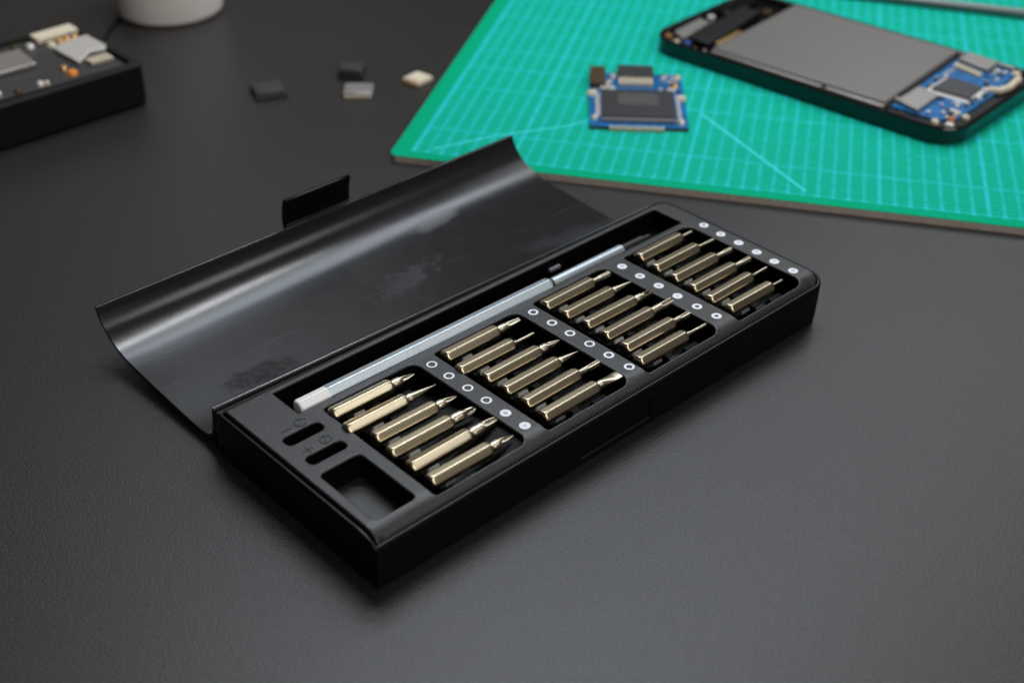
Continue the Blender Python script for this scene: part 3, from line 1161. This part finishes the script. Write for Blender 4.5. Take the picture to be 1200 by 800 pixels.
b_.loft([[(x, y, .02) for x, y in drr(.15)], [(x, y, .2) for x, y in drr(.0)], [(x, y, DH - .12) for x, y in drr(0)], [(x, y, DH) for x, y in drr(.1)], [(x, y, DH) for x, y in drr(.45)], [(x, y, DH - .22) for x, y in drr(.5)]])
b_.build('housing', M['blackmatt'], dv, smooth=35)


def dcomp(name, m, corners, z0, z1, bevel=.05):
    return comp(name, m, corners, z0, z1, bevel, conv=dl, root=dv)


dcomp('board', M['chip'], [(.8, .7), (13, .7), (13, 7.2), (.8, 7.2)], DH - .2, DH - .12, .02)
dcomp('shield_can', M['silver'], [(4.55, 3.35), (8.5, 3.35), (8.5, 5.9), (4.35, 5.9)], DH - .1, DH + .16, .06)
dcomp('shield_can', M['shieldlight'], [(2.75, 2.1), (2.9, 4.9), (1.9, 5.3), (.55, 5.5), (.45, 3.4), (.75, 2.9), (1.6, 3.1)], DH - .1, DH + .12, .05)
dcomp('shield_can', M['cream'], [(.6, 6.35), (3.1, 6.25), (3.1, 7.3), (.6, 7.45)], DH - .1, DH + .22, .06)
for k in range(6):
    dcomp('connector_pin', M['cream'], [(1.0 + k * .22, 1.55 + .0 * k), (1.14 + k * .22, 1.55), (1.14 + k * .22, 2.4), (1.0 + k * .22, 2.4)], DH - .1, DH + .1, .03)
for (l, w_, r, m) in ((2.6, 5.65, .27, 'cream'), (2.0, 5.85, .24, 'goldpad'), (1.55, 5.95, .24, 'goldpad'), (1.1, 5.95, .28, 'goldpad'), (1.1, 6.5, .28, 'bluebit'), (3.6, 6.2, .26, 'solder'), (4.3, 6.6, .24, 'brownconn'),
                      (3.55, 1.3, .3, 'orange'), (3.6, 2.2, .24, 'goldpad'), (5.5, 1.05, .22, 'solder'), (5.2, .9, .15, 'cream'), (6.8, .9, .22, 'brownconn'), (7.7, 1.3, .2, 'solder')):
    b_ = MB()
    x, y = dl(l, w_)
    b_.cyl((x, y), r, DH - .15, DH + .1, 18, r2=r * .85, ch=.06)
    b_.build('contact', M[m], dv, smooth=35)

# ------------------------------------------------------------------ white jar, cable, loose chips, rod
b_ = MB()
R = 3.36
b_.loft([[(r * cos(2 * pi * i / 72), r * sin(2 * pi * i / 72), z) for i in range(72)] for r, z in
         ((R - .5, .0), (R - .22, .03), (R - .07, .14), (R, .36), (R + .02, 2.6), (R + .02, 5.6), (R - .1, 6.1), (R - .5, 6.4), (R - .6, 6.4), (R - .6, 7.6), (R - .75, 7.8))])
jar = b_.build('jar', M['jar'], None, smooth=40)
tag(jar, 'white round plastic jar standing at the back of the dark table', 'jar', P(14.85, 43.85, TZ))
b_ = MB()
b_.tube([(6.2, 37.2, .9), (6.9, 38.6, .5), (7.8, 40.2, .16), (9.6, 42.6, .13), (11.5, 44.5, .13), (14, 47.5, .13), (18, 52, .13)], .13, 10)
cbl = b_.build('cable', M['cable'], None, smooth=40)
tag(cbl, 'thin black cable running from the opened black gadget behind the white jar', 'cable', P(0, 0, TZ))


def loose(name, label, cx, cy, lx, ly, h, rz, m, legs=None, leg_m=None, taper=.9, topm=None, tilt=0):
    t = thing(name, label, 'chip', P(cx, cy, TZ), rz, 'loose chips on the dark table')
    b_ = MB()
    b_.box((0, 0, h / 2 + .03), (lx, ly, h), taper=taper)
    b_.build('package', m, t, bevel=.05)
    if topm:
        b_ = MB()
        b_.box((0, 0, h + .05), (lx * taper * .8, ly * taper * .8, .05))
        b_.build('top_cover', topm, t, bevel=.02)
    if legs:
        nleg, axis = legs
        for k in range(nleg):
            for sgn in (-1, 1):
                b_ = MB()
                f = (k + .5) / nleg - .5
                if axis == 'y':
                    b_.box((f * lx * .9, sgn * (ly / 2 + .04), .1), (lx / nleg * .5, .16, .16))
                else:
                    b_.box((sgn * (lx / 2 + .04), f * ly * .9, .1), (.16, ly / nleg * .5, .16))
                b_.build('leg', leg_m, t, bevel=.015)
    return t


loose('loose_chip', 'low black chip lying alone on the dark table, nearest the opened gadget', 12.0, 28.6, 1.9, 1.6, .45, radians(-22), M['chip'], taper=.86, topm=M['chip'])
loose('loose_chip', 'black cube-like chip just behind the silver chip with legs', 17.1, 27.6, 1.5, 1.35, .55, radians(-48), M['chip'], taper=.9, topm=M['chip'])
loose('loose_chip', 'silver chip with a row of small legs in front of a black chip', 15.85, 25.35, 1.7, 1.5, .28, radians(-42), M['silver'], (6, 'y'), M['cream'], .95, M['silver'])
loose('loose_chip', 'square gold coloured chip beside the left edge of the green mat', 19.35, 24.35, 1.3, 1.25, .28, radians(8), M['cream'], (4, 'x'), M['goldpad'], .95, M['cream'])

b_ = MB()
b_.tube([(47.6, 17.2, .3), (50.4, 12.1, .3), (53.9, 5.65, .3), (58, -1.9, .3)], .3, 18)
b_.tube([(45.2, 21.6, .3), (47.6, 17.2, .3)], [.12, .3], 18)
rod = b_.build('metal_rod', M['rod'], None, smooth=40)
tag(rod, 'grey metal rod lying across the green mat behind the opened phone', 'rod', P(0, 0, MT))

# ------------------------------------------------------------------ camera
CP = (-25.1362, -30.8672, 28.2441)
TG = (3.16395, -.91542, 0.)
ROLL, FPX = .011905, 1539.31
c = Vector(CP)
zax = (c - Vector(TG)).normalized()
xax = Vector((0, 0, 1)).cross(zax).normalized()
yax = zax.cross(xax)
x2 = xax * cos(ROLL) + yax * sin(ROLL)
y2 = -xax * sin(ROLL) + yax * cos(ROLL)
cam = bpy.data.cameras.new('camera')
co = bpy.data.objects.new('camera', cam)
COL.objects.link(co)
pos = P(*CP)
co.matrix_world = Matrix(((x2.x, y2.x, zax.x, pos.x), (x2.y, y2.y, zax.y, pos.y), (x2.z, y2.z, zax.z, pos.z), (0, 0, 0, 1)))
cam.sensor_width = 36
cam.lens = FPX / 1200 * 36
cam.clip_start = .01
cam.clip_end = 20
cam.dof.use_dof = True
cam.dof.focus_distance = 48.8 * S
cam.dof.aperture_fstop = 9.8
cam.dof.aperture_blades = 9
SC.camera = co


# ------------------------------------------------------------------ lamps and surroundings
def lamp(name, d, dist, size, power, color, target=(4, 0, -2), sy=None):
    l = bpy.data.lights.new(name, 'AREA')
    l.shape = 'RECTANGLE'
    l.size = size
    l.size_y = sy or size
    l.energy = power
    l.color = color
    o = bpy.data.objects.new(name, l)
    COL.objects.link(o)
    t = P(*target)
    d = Vector(d).normalized()
    o.location = t + d * dist
    o.rotation_euler = d.to_track_quat('Z', 'Y').to_euler()
    return o


lamp('strip_light', (24, 25, 92), .84, .46, 2.5, (.95, .98, 1.0), sy=.07)
lamp('main_softbox', (.43, .47, .77), .95, .55, 2.3, (.80, .89, 1.0), (0, -8, -2), sy=.22)
lamp('right_lamp', (.74, .26, .62), 1.05, .5, 2.0, (.92, .96, 1.0), (14, -8, -2))
lamp('bit_facet_fill', (.47, -.54, .71), 1.1, .24, .7, (.95, .98, 1.0), (-3, -2, 0))  # added unseen fill, aimed to brighten the tilted bit facets
lamp('front_light', (-.10, -.80, .58), 2.4, 1.35, 20.5, (1, .93, .86), (8, 12, -2))
lamp('back_fill', (.36, .78, .50), 1.4, .7, .38, (1, .92, .86), (0, 6, -2))  # added unseen warm fill for the bits' top faces and lid sheen

W = bpy.data.worlds.new('World')
SC.world = W
W.use_nodes = True
bg = W.node_tree.nodes['Background']
bg.inputs['Color'].default_value = (.10, .088, .078, 1)
bg.inputs['Strength'].default_value = .33

SC.view_settings.view_transform = 'Standard'
SC.view_settings.look = 'None'
SC.view_settings.exposure = 0
SC.view_settings.gamma = 1
SC.render.engine = 'CYCLES'
SC.cycles.use_denoising = True
SC.cycles.max_bounces = 8
SC.cycles.sample_clamp_indirect = 6
